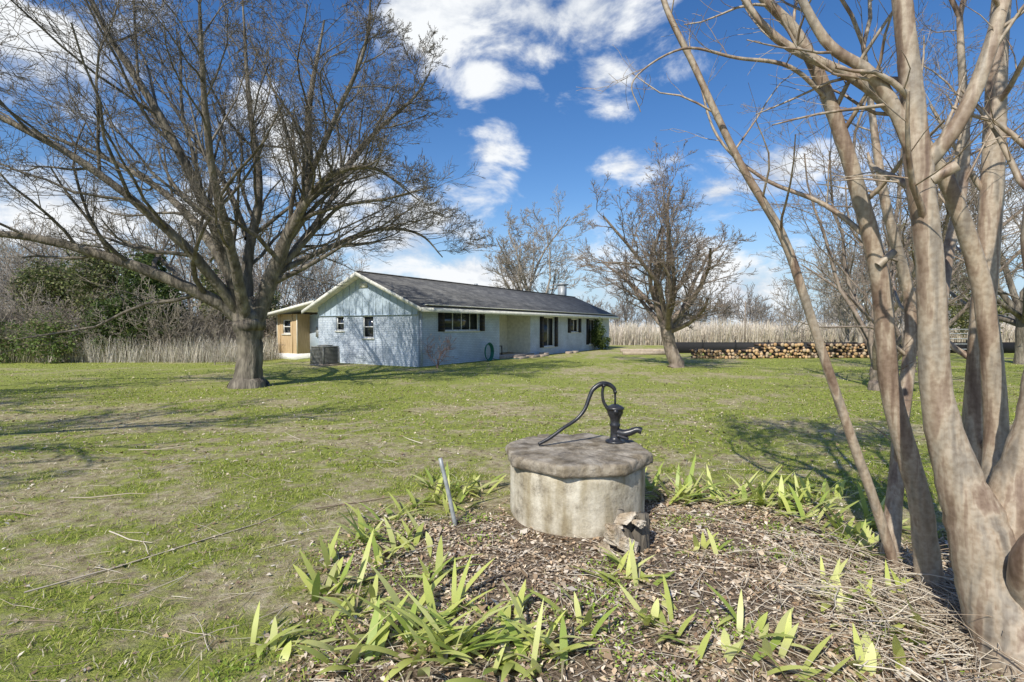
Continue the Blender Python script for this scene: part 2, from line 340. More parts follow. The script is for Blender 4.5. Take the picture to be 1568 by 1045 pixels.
# ------------------------------------------------------------------ iris plants
def iris(x,y,n=9,L=.33,s=1):
    n=int(n*1.45)
    az=rng.random()*3.14+np.where(rng.random(n)<.5,0,3.14)+rng.normal(0,.7,n)
    off=rng.normal(0,.08*s,(n,2)); root=np.stack([x+off[:,0],y+off[:,1],np.full(n,gz1(x,y)-.01)],-1)
    LL=L*rng.uniform(.45,1.1,n); l0=rng.uniform(.3,1.15,n); l1=l0+rng.uniform(.15,.9,n)
    c=rc(n,[(.62,.66,.19),(.70,.72,.28),(.52,.58,.15),(.36,.46,.10)],.12)
    V,F,C=ribbons(root,az,l0,l1,LL,np.full(n,.042)*rng.uniform(.7,1.25,n),7,lambda t:(.7+.6*t if t<.5 else 1.0)*(1-t**3)+.03,c*.82,c*1.1)
    b=Bag(); b.add(V,F,C)
    m=7; r2=root[rng.integers(0,n,m)]; dc=rc(m,[(.64,.56,.36),(.5,.40,.26)])
    b.add(*ribbons(r2,rng.random(m)*6.28,rng.uniform(.9,1.3,m),rng.uniform(1.4,1.8,m),rng.uniform(.12,.28,m),np.full(m,.018),4,lambda t:1-t*.8,dc))
    return b.make('iris_plant',M_iris)
for (x,y,n,L) in [(-1.06,3.02,11,.37),(-1.2,3.3,6,.28),(-1.09,3.8,12,.36),(-.98,4.18,9,.34),(-.75,3.7,9,.34),(-.58,4.82,14,.38),(-.34,5.0,12,.36),(-.75,5.1,9,.34),(-.45,4.55,8,.3),(-.5,3.25,11,.33),(-.85,3.45,7,.28),(-.51,2.46,18,.40),(-.26,2.43,20,.42),(-.7,2.4,13,.36),(-.42,2.75,10,.34),(-.9,2.75,9,.32),(-.05,2.4,10,.3),(.17,2.41,12,.32),(.33,2.70,8,.27),(.0,2.7,6,.26),(.7,3.2,14,.28),(.81,2.7,10,.28),(1.42,3.63,6,.24),(1.2,2.55,10,.28),(1.87,2.95,11,.28),(1.65,2.33,9,.3),(1.45,4.64,12,.4),(1.3,4.95,9,.36),(1.63,4.75,12,.42),(1.9,4.64,13,.43),(2.1,4.7,12,.42),(2.3,4.5,14,.45),(2.65,4.5,14,.42),(2.4,4.2,10,.4),(2.58,3.9,13,.42),(2.5,3.6,12,.36),(.9,2.42,6,.2),(1.3,2.25,7,.26),(2.15,3.3,6,.2),(-.85,4.6,8,.3),(2.9,4.1,12,.4),(3.0,4.9,10,.4),(1.95,2.6,9,.27),(2.15,2.9,6,.25),(-1.15,2.5,5,.25)]:
    iris(x,y,n,L)
n=6500; cx=rng.uniform(-1.5,2.6,46); cy=rng.uniform(2.1,4.2,46); i=rng.integers(0,46,n); x=cx[i]+rng.normal(0,.09,n); y=cy[i]+rng.normal(0,.08,n)
k=(x-.56)**2+(y-4.4)**2>.64**2; x,y=x[k],y[k]; V,F,C=litter(x,y,.016,[(.27,.40,.05),(.36,.48,.09)],.5); V[:,2]+=.012
np_mesh('weeds',V,F,M_leaf,C)

# ------------------------------------------------------------------ well
def lathe(prof,cx,cy,seg=48,wav=None):
    V=[];F=[]
    for i,(r,z) in enumerate(prof):
        for j in range(seg):
            a=2*math.pi*j/seg; q=r*(1+(wav(a,z) if wav else 0)); V.append((cx+q*math.cos(a),cy+q*math.sin(a),z))
    for i in range(len(prof)-1):
        for j in range(seg): F.append((i*seg+j,i*seg+(j+1)%seg,(i+1)*seg+(j+1)%seg,(i+1)*seg+j))
    return V,F
WX,WY=.56,4.42
well=empty('concrete_well',(WX,WY,0))
prof=[(.565,-.10),(.572,.0),(.578,.05)]+[(.578,.05+.04*k) for k in range(1,10)]+[(.568,.465),(.45,.465)]
V,F=lathe(prof,0,0,96,wav=lambda a,z:.003*math.sin(3*a+z*5)+.002*math.sin(11*a+9*z)+(.010*math.sin(7*a) if z<.03 else 0))
np_mesh('well_ring',V,F,M_conc,None,True,well)
V=[];F=[]
def octr(a):
    k=math.pi/4; b_=(a+.28)%k-k/2; return .594/math.cos(b_)
rows=[(.0,.462),(.975,.460),(.996,.466),(1.003,.485),(1.003,.505),(1.0,.525),(.995,.543),(.975,.552),(.93,.555),(.6,.557),(.3,.558),(.001,.558)]
sg=220
for ri,(f,z) in enumerate(rows):
    for j in range(sg):
        a=2*math.pi*j/sg; nz=float(fbm(np.array([a*12.+ri*.35+40]),np.array([ri*.9]),5)[0])-.5
        chip=max(0,float(fbm(np.array([a*7.+90]),np.array([3.3]),4)[0])-.56)*(.55 if .92<f<1 and z>.5 else 0)
        q=octr(a)*f*(1+nz*.04*(1 if f>.9 else .0)-chip); V.append((q*math.cos(a),q*math.sin(a),z+nz*.012*(1 if f<.99 else .5)-chip*.12))
for i in range(len(rows)-1):
    for j in range(sg): F.append((i*sg+j,i*sg+(j+1)%sg,(i+1)*sg+(j+1)%sg,(i+1)*sg+j))
np_mesh('well_cap',V,F,M_cap,None,False,well)

pump=empty('hand_water_pump',(0.93,4.60,.555))
bag=Bag()
prof=[(.001,0),(.085,0),(.088,.012),(.08,.02),(.052,.028),(.042,.05),(.040,.14),(.048,.15),(.048,.165),(.042,.175),(.044,.21),(.056,.235),(.068,.26),(.072,.275),(.072,.30),(.082,.303),(.082,.318),(.06,.33),(.03,.345),(.001,.348)]
V,F=lathe(prof,0,0,28); bag.add(V,F)
def tp(pts,rad,sub=6,s=12):
    p,r=smoothpath(pts,rad,sub); p=[tuple(q) for q in p]
    d0=Vector(p[0])-Vector(p[1]); d0.normalize(); d1=Vector(p[-1])-Vector(p[-2]); d1.normalize()
    p=[tuple(Vector(p[0])+d0*.001)]+p+[tuple(Vector(p[-1])+d1*.001)]; r=[.0005]+r+[.0005]
    V,F=tubes([p],[r],s); bag.add(V,F)
tp([(0,0,.10),(.07,-.02,.085),(.13,-.035,.10),(.185,-.05,.125),(.225,-.06,.115)],[.038,.036,.032,.027,.030])
tp([(.01,-.03,.07),(.11,-.06,.045)],[.018,.012])
tp([(-.70,-.16,.02),(-.60,-.14,.07),(-.48,-.11,.15),(-.36,-.07,.22),(-.28,-.05,.31),(-.235,-.03,.42),(-.20,-.02,.485),(-.13,-.01,.53),(-.06,0,.525),(-.012,0,.49),(0,0,.44)],[.014,.016,.016,.016,.017,.018,.020,.022,.021,.018,.014])
tp([(0,0,.34),(0,0,.49)],[.010,.010]); tp([(-.055,0,.29),(-.10,0,.36),(-.115,0,.44),(-.105,0,.53)],[.018,.015,.013,.014])
tp([(-.105,-.03,.515),(-.105,.03,.515)],[.015,.015]); tp([(0,-.025,.46),(0,.025,.46)],[.013,.013]);tp([(-.01,-.075,.29),(-.01,-.09,.29)],[.02,.02])
bag.make('pump_body',M_iron,True,pump)

stk=empty('metal_stake',(-.45,4.1,0)); bag=Bag(); tp([(0,0,-.05),(-.065,.02,.25),(-.135,.04,.53)],[.019,.019,.018],4,6); bag.make('stake_rod',M_steel,True,stk)
bag=Bag()
for i in range(19):
    a=i*.55; r_=random.uniform(.03,.14) if i else 0; x=.86+math.cos(a)*r_; y=3.68+math.sin(a)*r_*.6; h=random.uniform(.14,.27)
    tp([(x,y,-.03),(x+random.gauss(0,.01),y,h*.5),(x+random.gauss(0,.02),y,h)],[.055,.045,.026],4,9)
bag.make('tree_stump',M_bark,True)
# crumbled pale chunk of concrete leaning on the stump
M_rock=concrete('crumbled_concrete',[(.34,(.40,.31,.22)),(.48,(.62,.53,.41)),(.6,(.78,.70,.58)),(.7,(.66,.58,.46))],(.75,.68,.58),1,.03)
ck=empty('concrete_rubble',(.72,3.55,0)); import bmesh
def chunk(x,y,z,sx,sy,sz,seed,rz):
    rs=np.random.default_rng(seed); bm=bmesh.new(); pts=rs.uniform(-1,1,(9,3)); pts/=np.abs(pts).max(axis=1)[:,None]**.9
    for p in pts: bm.verts.new((p[0]*sx,p[1]*sy,p[2]*sz))
    bmesh.ops.convex_hull(bm,input=bm.verts); bmesh.ops.triangulate(bm,faces=bm.faces); bmesh.ops.subdivide_edges(bm,edges=bm.edges,cuts=3,use_grid_fill=True)
    for v in bm.verts: v.co+=Vector(rs.normal(0,.0045,3))
    me=bpy.data.meshes.new('chunk'); bm.to_mesh(me); bm.free(); me.materials.append(M_rock)
    o=bpy.data.objects.new('chunk_piece',me); o.location=(x,y,z); o.rotation_euler=(rs.normal(0,.15),rs.normal(0,.15),rz); link(o,ck)
for a in [(.02,0,.11,.10,.07,.10,1,.3),(-.05,-.02,.05,.08,.06,.07,2,1),(.08,-.02,.07,.08,.06,.08,3,.4),(.09,.03,.23,.09,.06,.035,4,.1),(.0,.0,.20,.06,.05,.03,5,2),(.16,.01,.22,.05,.04,.03,6,.5)]: chunk(*a)

# ------------------------------------------------------------------ house
house=empty('brick_house',(-3.7,20.2,0),math.atan2(.853,.522))
def box(name,x0,x1,y0,y1,z0,z1,mat,bev=0,parent=house):
    V=[(x,y,z) for z in (z0,z1) for y in (y0,y1) for x in (x0,x1)]
    F=[(0,2,3,1),(4,5,7,6),(0,1,5,4),(2,6,7,3),(0,4,6,2),(1,3,7,5)]
    o=np_mesh(name,V,F,mat,None,False,parent)
    if bev: md=o.modifiers.new('b','BEVEL'); md.width=bev
    return o
def wallgrid(name,axis,pos,a0,a1,z0,z1,opens,mat):
    xs=sorted(set([a0,a1]+[o[0] for o in opens]+[o[1] for o in opens])); zs=sorted(set([z0,z1]+[o[2] for o in opens]+[o[3] for o in opens]))
    V=[];F=[]
    def P3(a,z,d=0): return (a,pos+d,z) if axis=='x' else (pos+d,a,z)
    for i in range(len(xs)-1):
        for j in range(len(zs)-1):
            cx=(xs[i]+xs[i+1])/2; cz=(zs[j]+zs[j+1])/2
            if any(o[0]<cx<o[1] and o[2]<cz<o[3] for o in opens): continue
            k=len(V); V+=[P3(xs[i],zs[j]),P3(xs[i+1],zs[j]),P3(xs[i+1],zs[j+1]),P3(xs[i],zs[j+1])]; F.append((k,k+1,k+2,k+3))
    for o in opens:
        if len(o)>4: continue
        q=[(o[0],o[2]),(o[1],o[2]),(o[1],o[3]),(o[0],o[3])]
        for i in range(4):
            k=len(V); p1=q[i];p2=q[(i+1)%4]; V+=[P3(*p1),P3(*p2),P3(*p2,.12),P3(*p1,.12)]; F.append((k,k+1,k+2,k+3))
    return np_mesh(name,V,F,mat,None,False,house)
def window(name,axis,pos,a0,a1,z0,z1,cols=1,rows=1,sill=True):
    def bx(nm,a,b_,z,zz,d0,d1,mt):
        return box(nm,a,b_,pos+d0,pos+d1,z,zz,mt) if axis=='x' else box(nm,pos+d0,pos+d1,a,b_,z,zz,mt)
    bx(name+'_glass',a0+.01,a1-.01,z0+.01,z1-.01,.085,.10,M_glass)
    f=.05
    bx(name+'_frame_b',a0,a1,z0,z0+f,.04,.083,M_white); bx(name+'_frame_t',a0,a1,z1-f,z1,.04,.083,M_white)
    bx(name+'_frame_l',a0,a0+f,z0+f,z1-f,.04,.083,M_white); bx(name+'_frame_r',a1-f,a1,z0+f,z1-f,.04,.083,M_white)
    for i in range(1,cols): a=a0+(a1-a0)*i/cols; bx(name+'_mullion',a-.02,a+.02,z0+f,z1-f,.065,.084,M_white)
    for i in range(1,rows): zz=z0+(z1-z0)*i/rows; bx(name+'_rail',a0+f,a1-f,zz-.02,zz+.02,.06,.082,M_white)
    if sill: bx(name+'_sill',a0-.05,a1+.05,z0-.06,z0-.003,-.04,.03,M_trim)
def shutter(a0,a1,z0,z1,pos=0):
    box('shutter',a0,a1,pos-.045,pos-.003,z0,z1,M_shut)
    n=int((z1-z0)/.18)
    for i in range(n): 
        zz=z0+.04+i*(z1-z0-.08)/n; box('slat',a0+.05,a1-.05,pos-.06,pos-.046,zz,zz+.09,M_shut)
LH=20.9; WD=6.0; EH=2.48
front_open=[(1.65,4.15,1.42,2.28),(5.9,9.0,0.18,2.47,1),(10.55,11.85,.45,2.15),(14.2,15.3,1.25,2.1),(17.1,18.1,.4,2.1)]
wallgrid('front_wall','x',0,0,LH,-.1,EH,front_open,M_brick)
window('picture_window','x',0,1.65,4.15,1.42,2.28,4,1); window('window_b','x',0,10.55,11.85,.45,2.15,2,1); window('window_c','x',0,14.2,15.3,1.25,2.1,2,1); window('window_d','x',0,17.1,18.1,.4,2.1,2,1)
for s in [(1.22,1.6,1.4,2.3),(4.2,4.58,1.4,2.3),(10.08,10.5,.42,2.18),(11.9,12.32,.42,2.18),(13.75,14.15,1.22,2.12),(15.35,15.75,1.22,2.12),(16.65,17.05,.4,2.12),(18.15,18.5,.4,2.12)]: shutter(*s)
gab_open=[(2.48,3.12,1.12,2.07),(4.3,4.8,1.42,2.07)]
wallgrid('gable_wall','y',0,0,WD,-.1,2.12,gab_open,M_brick)
window('gable_window_a','y',0,2.48,3.12,1.12,2.07,1,2); window('gable_window_b','y',0,4.3,4.8,1.42,2.07,1,2)
RZ=3.80
sl=(RZ-EH)/(WD/2)
V=[(-.03,0,2.10),(-.03,WD,2.10),(-.03,WD,EH),(-.03,WD/2,RZ),(-.03,0,EH)]
me=bpy.data.meshes.new('gs'); me.from_pydata(V,[],[(0,1,2,3,4)]); me.materials.append(M_siding); link(bpy.data.objects.new('gable_siding',me),house)
box('siding_ledge',-.06,-.0,0,WD,2.07,2.10,M_siding)
k=.3
while k<WD-.05:
    zt=EH+sl*(k if k<WD/2 else WD-k)-.03; box('batten',-.042,-.032,k-.02,k+.02,2.102,zt,M_siding); k+=.40
box('gable_vent',-.07,-.034,WD/2-.22,WD/2+.22,3.25,3.45,M_trim)
wallgrid('back_wall','x',WD,0,LH,-.1,EH,[],M_brick); wallgrid('far_wall','y',LH,0,WD,-.1,EH,[],M_brick)
V=[(LH,0,EH),(LH,WD,EH),(LH,WD/2,RZ)]; np_mesh('far_gable',V,[(0,1,2)],M_siding,None,False,house)
ov=.55; go=.45
def slab(name,x0,x1,ya,za,yb,zb,th,mat):
    V=[(x,y,z+d) for d in (0,th) for (x,y,z) in ((x0,ya,za),(x1,ya,za),(x1,yb,zb),(x0,yb,zb))]
    F=[(0,3,2,1),(4,5,6,7),(0,1,5,4),(1,2,6,5),(2,3,7,6),(3,0,4,7)]
    return np_mesh(name,V,F,mat,None,False,house)
ez=EH-sl*ov+.06
slab('roof_front',-go,LH+go,-ov,ez,WD/2,RZ+.06,.05,M_roof); slab('roof_back',-go,LH+go,WD+ov,ez,WD/2,RZ+.06,.05,M_roof)
slab('soffit_front',-go+.02,LH+go-.02,-ov+.02,ez-.03,WD/2,RZ+.03,.02,M_trim); slab('soffit_back',-go+.02,LH+go-.02,WD+ov-.02,ez-.03,WD/2,RZ+.03,.02,M_trim)
box('fascia_front',-go,LH+go,-ov-.03,-ov-.002,ez-.13,ez+.04,M_trim)
slab('rake_a',-go-.03,-go-.003,-ov-.03,ez-.13,WD/2,RZ-.07,.16,M_trim); slab('rake_b',-go-.03,-go-.003,WD+ov,ez-.13,WD/2,RZ-.07,.16,M_trim)
box('soffit_flat',0,LH,-ov+.03,-.003,EH-.03,EH-.0,M_trim)
box('ridge_cap',-go,LH+go,WD/2-.09,WD/2+.09,RZ+.10,RZ+.135,M_roof)
for x,y,h in [(5,4,.3),(9,3.6,.3)]: box('roof_vent',x,x+.15,y,y+.15,RZ-.3,RZ+h,M_steel)
box('chimney',19.6,20.1,3.1,3.6,3.4,4.75,M_steel); box('chimney_top',19.52,20.18,3.02,3.68,4.75,4.85,M_steel)
wb=1.5
wallgrid('porch_back','x',wb,5.9,9.0,0,EH,[(6.3,7.25,.18,2.25)],M_trim); wallgrid('porch_side_a','y',5.9,0,wb,0,EH,[],M_brick); wallgrid('porch_side_b','y',9.0,0,wb,0,EH,[],M_trim)
box('porch_slab',5.9,9.0,-.25,wb,-.05,.17,M_flag); box('porch_ceiling',5.9,9.0,0,wb,EH-.02,EH-.005,M_trim)
box('door',6.3,7.25,wb+.05,wb+.09,.18,2.25,M_door); box('door_glass',6.42,7.13,wb+.03,wb+.048,.5,2.1,M_glass)
for (a,b_) in [(6.15,.3),(6.6,.3),(6.15,.75),(6.6,.75)]: box('chair_leg',a,a+.04,b_,b_+.04,.17,.62 if b_<.5 else 1.1,M_shut)
box('chair_seat',6.15,6.64,.3,.79,.60,.64,M_shut); box('chair_back',6.15,6.64,.76,.785,.75,1.1,M_shut)
for (x,y,w,d,z) in [(6.4,-.9,.9,.5,.1),(7.6,-.95,.8,.5,.12),(8.7,-.9,.8,.45,.1),(9.6,-.6,.5,.4,.16),(12.3,-.8,.6,.3,.12),(13.2,-.8,.5,.3,.12)]: box('stone_step',x,x+w,y,y+d,-.05,z,M_flag,.03)
box('downspout',.08,.16,-.09,-.01,0,EH-.3,M_brick)
box('utility_wall',1.2,4,WD+.003,8.2,-.1,2.2,M_siding); 
box('wing_base',.46,3.6,8.2,9.85,-.1,.28,M_white)
wallgrid('wing_wall','y',.5,8.2,9.8,.28,2.22,[(8.75,9.35,1.25,1.95)],M_wood); window('wing_window','y',.5,8.75,9.35,1.25,1.95,1,2)
wallgrid('wing_side','x',8.2,.5,3.5,.28,2.22,[],M_wood); wallgrid('wing_side2','x',9.8,.5,3.5,.28,2.22,[],M_wood)
for kk in (8.2,8.55,9.5,9.76): box('wing_batten',.475,.498,kk,kk+.04,.28,2.2,M_trim if kk in(8.2,9.76) else M_wood)
slab('wing_roof',.0,6,10.3,2.16,6.0,2.80,.06,M_roof); slab('wing_fascia',-.03,-.003,10.3,2.08,6.3,2.68,.13,M_trim); slab('wing_soffit',.02,6,10.28,2.13,6.01,2.76,.02,M_trim)
box('utility_door',1.15,1.197,6.5,7.25,.2,2.0,M_white); box('utility_step',.6,1.15,6.4,7.3,-.05,.18,M_flag); box('meter_box',1.12,1.195,7.4,7.65,1.1,1.6,M_steel)

ac=empty('air_conditioner',(-7.75,21.2,0),math.atan2(.853,.522))
box('ac_core',-.36,.36,-.36,.36,.08,.74,M_black,0,ac); box('ac_base',-.42,.42,-.42,.42,-.02,.07,M_flag,0,ac); box('ac_top',-.4,.4,-.4,.4,.742,.80,M_acm,.02,ac)
for i in range(12):
    zz=.10+i*.053
    box('ac_louver',-.385,.385,-.395,-.37,zz,zz+.03,M_acm,0,ac); box('ac_louver',-.395,-.37,-.36,.385,zz,zz+.03,M_acm,0,ac)
for (a,b_) in [(-1,-1),(1,-1),(-1,1),(1,1)]: box('ac_post',a*.39-.02,a*.39+.02,b_*.39-.02,b_*.39+.02,.07,.74,M_acm,0,ac)
V,F=lathe([(.001,.80),(.28,.80),(.3,.83),(.26,.84),(.001,.86)],0,0,24); np_mesh('ac_fan_guard',V,F,M_acm,None,True,ac)
hz=empty('garden_hose',(-3.7+.522*4.6+.853*.15,20.2+.853*4.6-.522*.15,0),math.atan2(.853,.522)); bag=Bag()
for i in range(4): tp([(math.cos(a)*(.26+.03*i),-.05-.03*i,.42+math.sin(a)*(.36+.02*i)) for a in [k*math.pi/8 for k in range(17)]],[.024]*17,2,6)
tp([(.2,-.1,.1),(.6,-.35,.03),(1.3,-.4,.03),(1.8,-.7,.03)],[.018]*4,5,6); bag.make('hose_coil',M_hose,True,hz)

# ------------------------------------------------------------------ trees
def tree_obj(name,polys,mat,thick=(.05,.015),flute=0):
    b=Bag(); polys_to_bag(b,polys,thick,flute); return b.make(name,mat,True)
polys=[]; prm=dict(n=[9,6,5,4,3],wander=.15,up=[.03,.05,.05,.03,.0],taper=.35,rmin=.0055,k=[9,8,6,4],ang=(25,60),ratio=.50,rr=.45)
TX,TY=-7.0,13.6
p,r=smoothpath([(TX,TY,-.1),(TX,TY,.2),(TX+.03,TY,.8),(TX+.04,TY,1.3),(TX+.03,TY,1.65),(TX,TY,1.95),(TX,TY,2.4)],[.56,.38,.31,.31,.40,.36,.14],5,.06,1); polys.append((p,r))
limbs=[([(TX-.1,TY,1.75),(-7.6,TY-.2,2.2),(-8.5,TY-.5,2.7),(-9.9,TY-.9,3.3),(-11.6,TY-1.2,3.75),(-13.8,TY-1.4,3.9),(-15.5,TY-1.4,3.8)],[.20,.17,.14,.12,.09,.06,.02]),
([(TX-.15,TY+.1,1.8),(-7.7,TY+.4,3.0),(-8.9,TY+.9,4.5),(-10.5,TY+1.3,5.8),(-12.5,TY+1.6,6.8),(-14.3,TY+1.6,7.4)],[.17,.13,.11,.085,.055,.02]),
([(TX-.05,TY-.1,1.8),(-7.5,TY-.7,4.2),(-8.3,TY-1.3,6.5),(-9.3,TY-1.8,8.5),(-9.9,TY-2.1,10.6)],[.18,.13,.095,.06,.02]),
([(TX,TY,1.8),(-7.15,TY+.3,3.4),(-6.9,TY+.5,5.4),(-7.3,TY+.8,7.8),(-7.5,TY+.9,10.8)],[.17,.13,.10,.065,.02]),
([(TX+.15,TY,1.7),(-6.5,TY+.05,2.6),(-5.95,TY-.1,3.85),(-5.3,TY-.2,5.2),(-5.3,TY-.1,7.2),(-4.9,TY,9.6)],[.23,.20,.16,.125,.08,.02]),
([(-5.9,TY-.1,3.9),(-5.2,TY-.6,4.7),(-4.4,TY-1,5.3),(-3.3,TY-1.2,5.4),(-2.2,TY-1.3,4.6)],[.11,.09,.07,.045,.015]),
([(-5.5,TY,4.8),(-4.6,TY+.7,6.0),(-3.8,TY+1.1,7.2),(-2.8,TY+1.3,8.2),(-2.3,TY+1.3,9.0)],[.10,.08,.06,.04,.015]),
([(TX+.05,TY-.2,1.8),(-6.7,TY-1.3,3.4),(-6.5,TY-2.4,5.0),(-6.2,TY-3.2,6.8),(-6.0,TY-3.6,8.4)],[.14,.11,.08,.05,.015]),
([(TX+.05,TY+.2,1.8),(-6.5,TY+1.4,3.6),(-5.8,TY+2.5,5.3),(-5.2,TY+3.3,7.2),(-4.2,TY+3.9,8.6)],[.14,.11,.08,.05,.015]),
([(TX-.1,TY-.1,1.9),(-7.9,TY-1.3,3.6),(-9.4,TY-2.3,5.2),(-11.2,TY-2.9,6.3),(-12.6,TY-3.1,7.6)],[.14,.11,.08,.05,.015]),
([(-7.2,TY+.4,4.0),(-8.4,TY+1.5,5.8),(-9.8,TY+2,7.6),(-11.0,TY+2.1,9.4)],[.09,.07,.05,.015]),
([(-5.3,TY-.2,5.4),(-4.3,TY-.9,6.8),(-3.5,TY-1.2,8.3),(-3.3,TY-1.3,9.9)],[.08,.06,.04,.015]),
([(-6.3,TY,3.0),(-5.2,TY+1.2,3.9),(-4.0,TY+2.2,4.6),(-2.9,TY+2.6,4.5),(-2.2,TY+2.7,3.8)],[.09,.075,.05,.035,.015])]
for P_,r_ in limbs:
    p,r=smoothpath(P_,r_,5,.10,len(polys)); polys.append((p,r)); L=sum((p[i+1]-p[i]).length for i in range(len(p)-1))
    spawn(polys,p,r,L*.8,0,prm,15,.2)
tree_obj('bare_pecan_tree',polys,M_bark,flute=.04)
print('left tree polys',len(polys))

def bare_tree(name,base,H,spread,seed,mat,nl=7,trunk=1.5,tr=.3,k=(9,7,6,3),rmin=.008,lean=(0,0),up=.06,ratio=.46,el=(25,75),rr=.45,thick=(.04,.012)):
    random.seed(seed); polys=[]; b=Vector(base); top=b+Vector((lean[0]*trunk,lean[1]*trunk,trunk))
    p,r=smoothpath([b-Vector((0,0,.15)),b+Vector((0,0,.15)),b.lerp(top,.5)+Vector((random.gauss(0,.05),0,0)),top,top+Vector((0,0,.3))],[tr*1.6,tr*1.15,tr*.95,tr*1.05,tr*.5],4,.08,seed); polys.append((p,r))
    pr=dict(n=[8,6,4,3,3],wander=.17,up=[up,up,up*.8,up*.5,0],taper=.3,rmin=rmin,k=list(k),ang=(25,58),ratio=ratio,rr=rr)
    for i in range(nl):
        a=2*math.pi*(i+random.uniform(-.3,.3))/nl; e=R(random.uniform(*el)) if i else R(84)
        L=min((H-trunk)/max(math.sin(e),.3),spread/max(math.cos(e),.2))*random.uniform(.85,1.1)
        st=b.lerp(top,random.uniform(.8,1.05))
        grow(polys,st,Vector((math.cos(a)*math.cos(e),math.sin(a)*math.cos(e),math.sin(e))),L,tr*random.uniform(.4,.55),0,pr)
    return tree_obj(name,polys,mat,thick)
bare_tree('bare_mulberry_tree',(6.5,20.2,0),7.4,3.2,11,M_bark2,12,1.7,.25,(10,8,6,3),.0075,(-.25,0),.06,el=(15,75))
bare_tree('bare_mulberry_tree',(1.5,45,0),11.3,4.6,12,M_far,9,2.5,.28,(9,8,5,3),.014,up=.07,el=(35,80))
bare_tree('bare_crepe_myrtle_tree',(9.2,12.9,0),7.4,3.4,13,M_bark2,9,.5,.14,(7,6,5,3),.005,up=.04,el=(45,80))
bare_tree('bare_crepe_myrtle_tree',(14,18,0),7.5,3.6,14,M_bark2,8,.6,.16,(8,6,5,3),.007,el=(40,80))
bare_tree('bare_elm_tree',(22,22,0),11,5,15,M_bark,8,2,.28,(8,6,5,2),.009)
bare_tree('bare_elm_tree',(-16.5,1.5,0),10,6,16,M_bark,9,2,.40,(9,8,6),.018)

random.seed(21); polys=[]
def stem(pts,rad,tw=0,L=1.2,t0=.35,seed=1,top=0):
    p,r=smoothpath(pts,[q*.76 for q in rad],7,.04,seed); polys.append((p,r))
    if tw: spawn(polys,p,r,L,0,cp,tw,t0)
    for i in range(top):
        d=Vector((random.gauss(.1,.25),random.gauss(0,.3),1))
        grow(polys,p[-1],d,random.uniform(1.4,2.4),max(r[-1],.012),0,cq)
cp=dict(n=[7,5,4,3],wander=.15,up=[.05,.05,.03],taper=.35,rmin=.0018,k=[5,4],ang=(25,60),ratio=.62,rr=.36)
cq=dict(n=[7,5,4,3],wander=.13,up=[.05,.05,.03],taper=.35,rmin=.006,k=[8,6,4],ang=(25,60),ratio=.5,rr=.5)
stem([(2.46,3.2,-.2),(2.45,3.2,-.03),(2.31,3.2,.42),(2.10,3.2,.99),(1.86,3.2,1.68),(1.68,3.2,2.17),(1.41,3.2,2.62),(1.13,3.2,3.19),(.92,3.2,3.64),(.8,3.25,4.3)],[.05,.042,.039,.037,.036,.036,.03,.026,.022,.014],8,1.2,.55,2,1)
stem([(2.50,3.0,-.2),(2.49,3.0,-.03),(2.46,3.0,.2),(2.40,3.0,.605),(2.24,3.02,1.217),(2.15,3.0,1.87),(2.01,3.0,2.40),(1.84,3.0,2.90),(1.65,3.0,3.28),(1.40,3.0,3.55),(1.0,3.0,4.1)],[.14,.11,.09,.078,.072,.066,.057,.051,.042,.033,.02],9,1.3,.5,3,2)
stem([(2.40,2.25,-.45),(2.40,2.27,-.15),(2.37,2.33,.08),(2.31,2.42,.36),(2.25,2.47,.66),(2.17,2.5,.92),(2.09,2.52,1.28),(2.03,2.5,1.92),(1.97,2.5,2.36),(1.92,2.5,2.81),(1.87,2.5,3.2),(1.8,2.5,4.0)],[.42,.33,.26,.20,.165,.12,.088,.076,.078,.062,.055,.03],8,1.3,.6,4,3)
stem([(2.30,2.42,.25),(2.42,2.45,.75),(2.50,2.42,1.15),(2.53,2.42,1.6),(2.50,2.45,2.1),(2.6,2.45,2.7),(2.75,2.5,3.6)],[.17,.14,.12,.09,.075,.06,.03],6,1.2,.5,5,2)
stem([(2.94,3.3,-.2),(2.95,3.3,-.03),(2.98,3.3,.5),(3.0,3.3,1.05),(3.06,3.3,2.44),(3.10,3.3,3.7),(3.2,3.3,4.8)],[.14,.11,.095,.088,.078,.06,.03],8,1.4,.4,6,2)
stem([(2.42,2.6,.2),(2.66,2.8,.9),(2.59,2.8,1.67),(2.45,2.8,2.17),(2.27,2.8,2.53),(1.95,2.85,2.92),(1.49,2.9,3.2),(1.2,2.95,3.6)],[.10,.075,.062,.055,.048,.04,.028,.014],9,1.2,.45,7,2)
stem([(2.36,2.32,.28),(2.24,2.2,.60),(2.30,2.14,.73),(2.5,2.1,.84),(2.9,2.1,1.1)],[.09,.07,.06,.055,.04],0,1,.5,8)
stem([(2.0,2.5,2.3),(1.86,2.5,2.62),(1.72,2.5,2.82),(1.5,2.5,2.98),(1.3,2.5,3.35)],[.05,.04,.034,.028,.018],5,.9,.3,9,2)
stem([(1.98,2.5,2.35),(2.1,2.4,2.6),(2.2,2.35,3.0),(2.28,2.3,3.6)],[.05,.045,.038,.02],5,1,.4,10,2)
stem([(2.10,3.0,2.1),(1.9,3.15,2.35),(1.6,3.3,2.55),(1.35,3.4,2.85),(1.25,3.5,3.3)],[.025,.02,.016,.012,.007],6,.8,.2,11)
stem([(1.84,3.0,2.9),(1.55,2.9,3.05),(1.25,2.9,3.1),(.95,2.9,3.15),(.68,2.9,2.98),(.72,2.9,2.8)],[.02,.016,.012,.009,.006,.003],6,.7,.2,12)
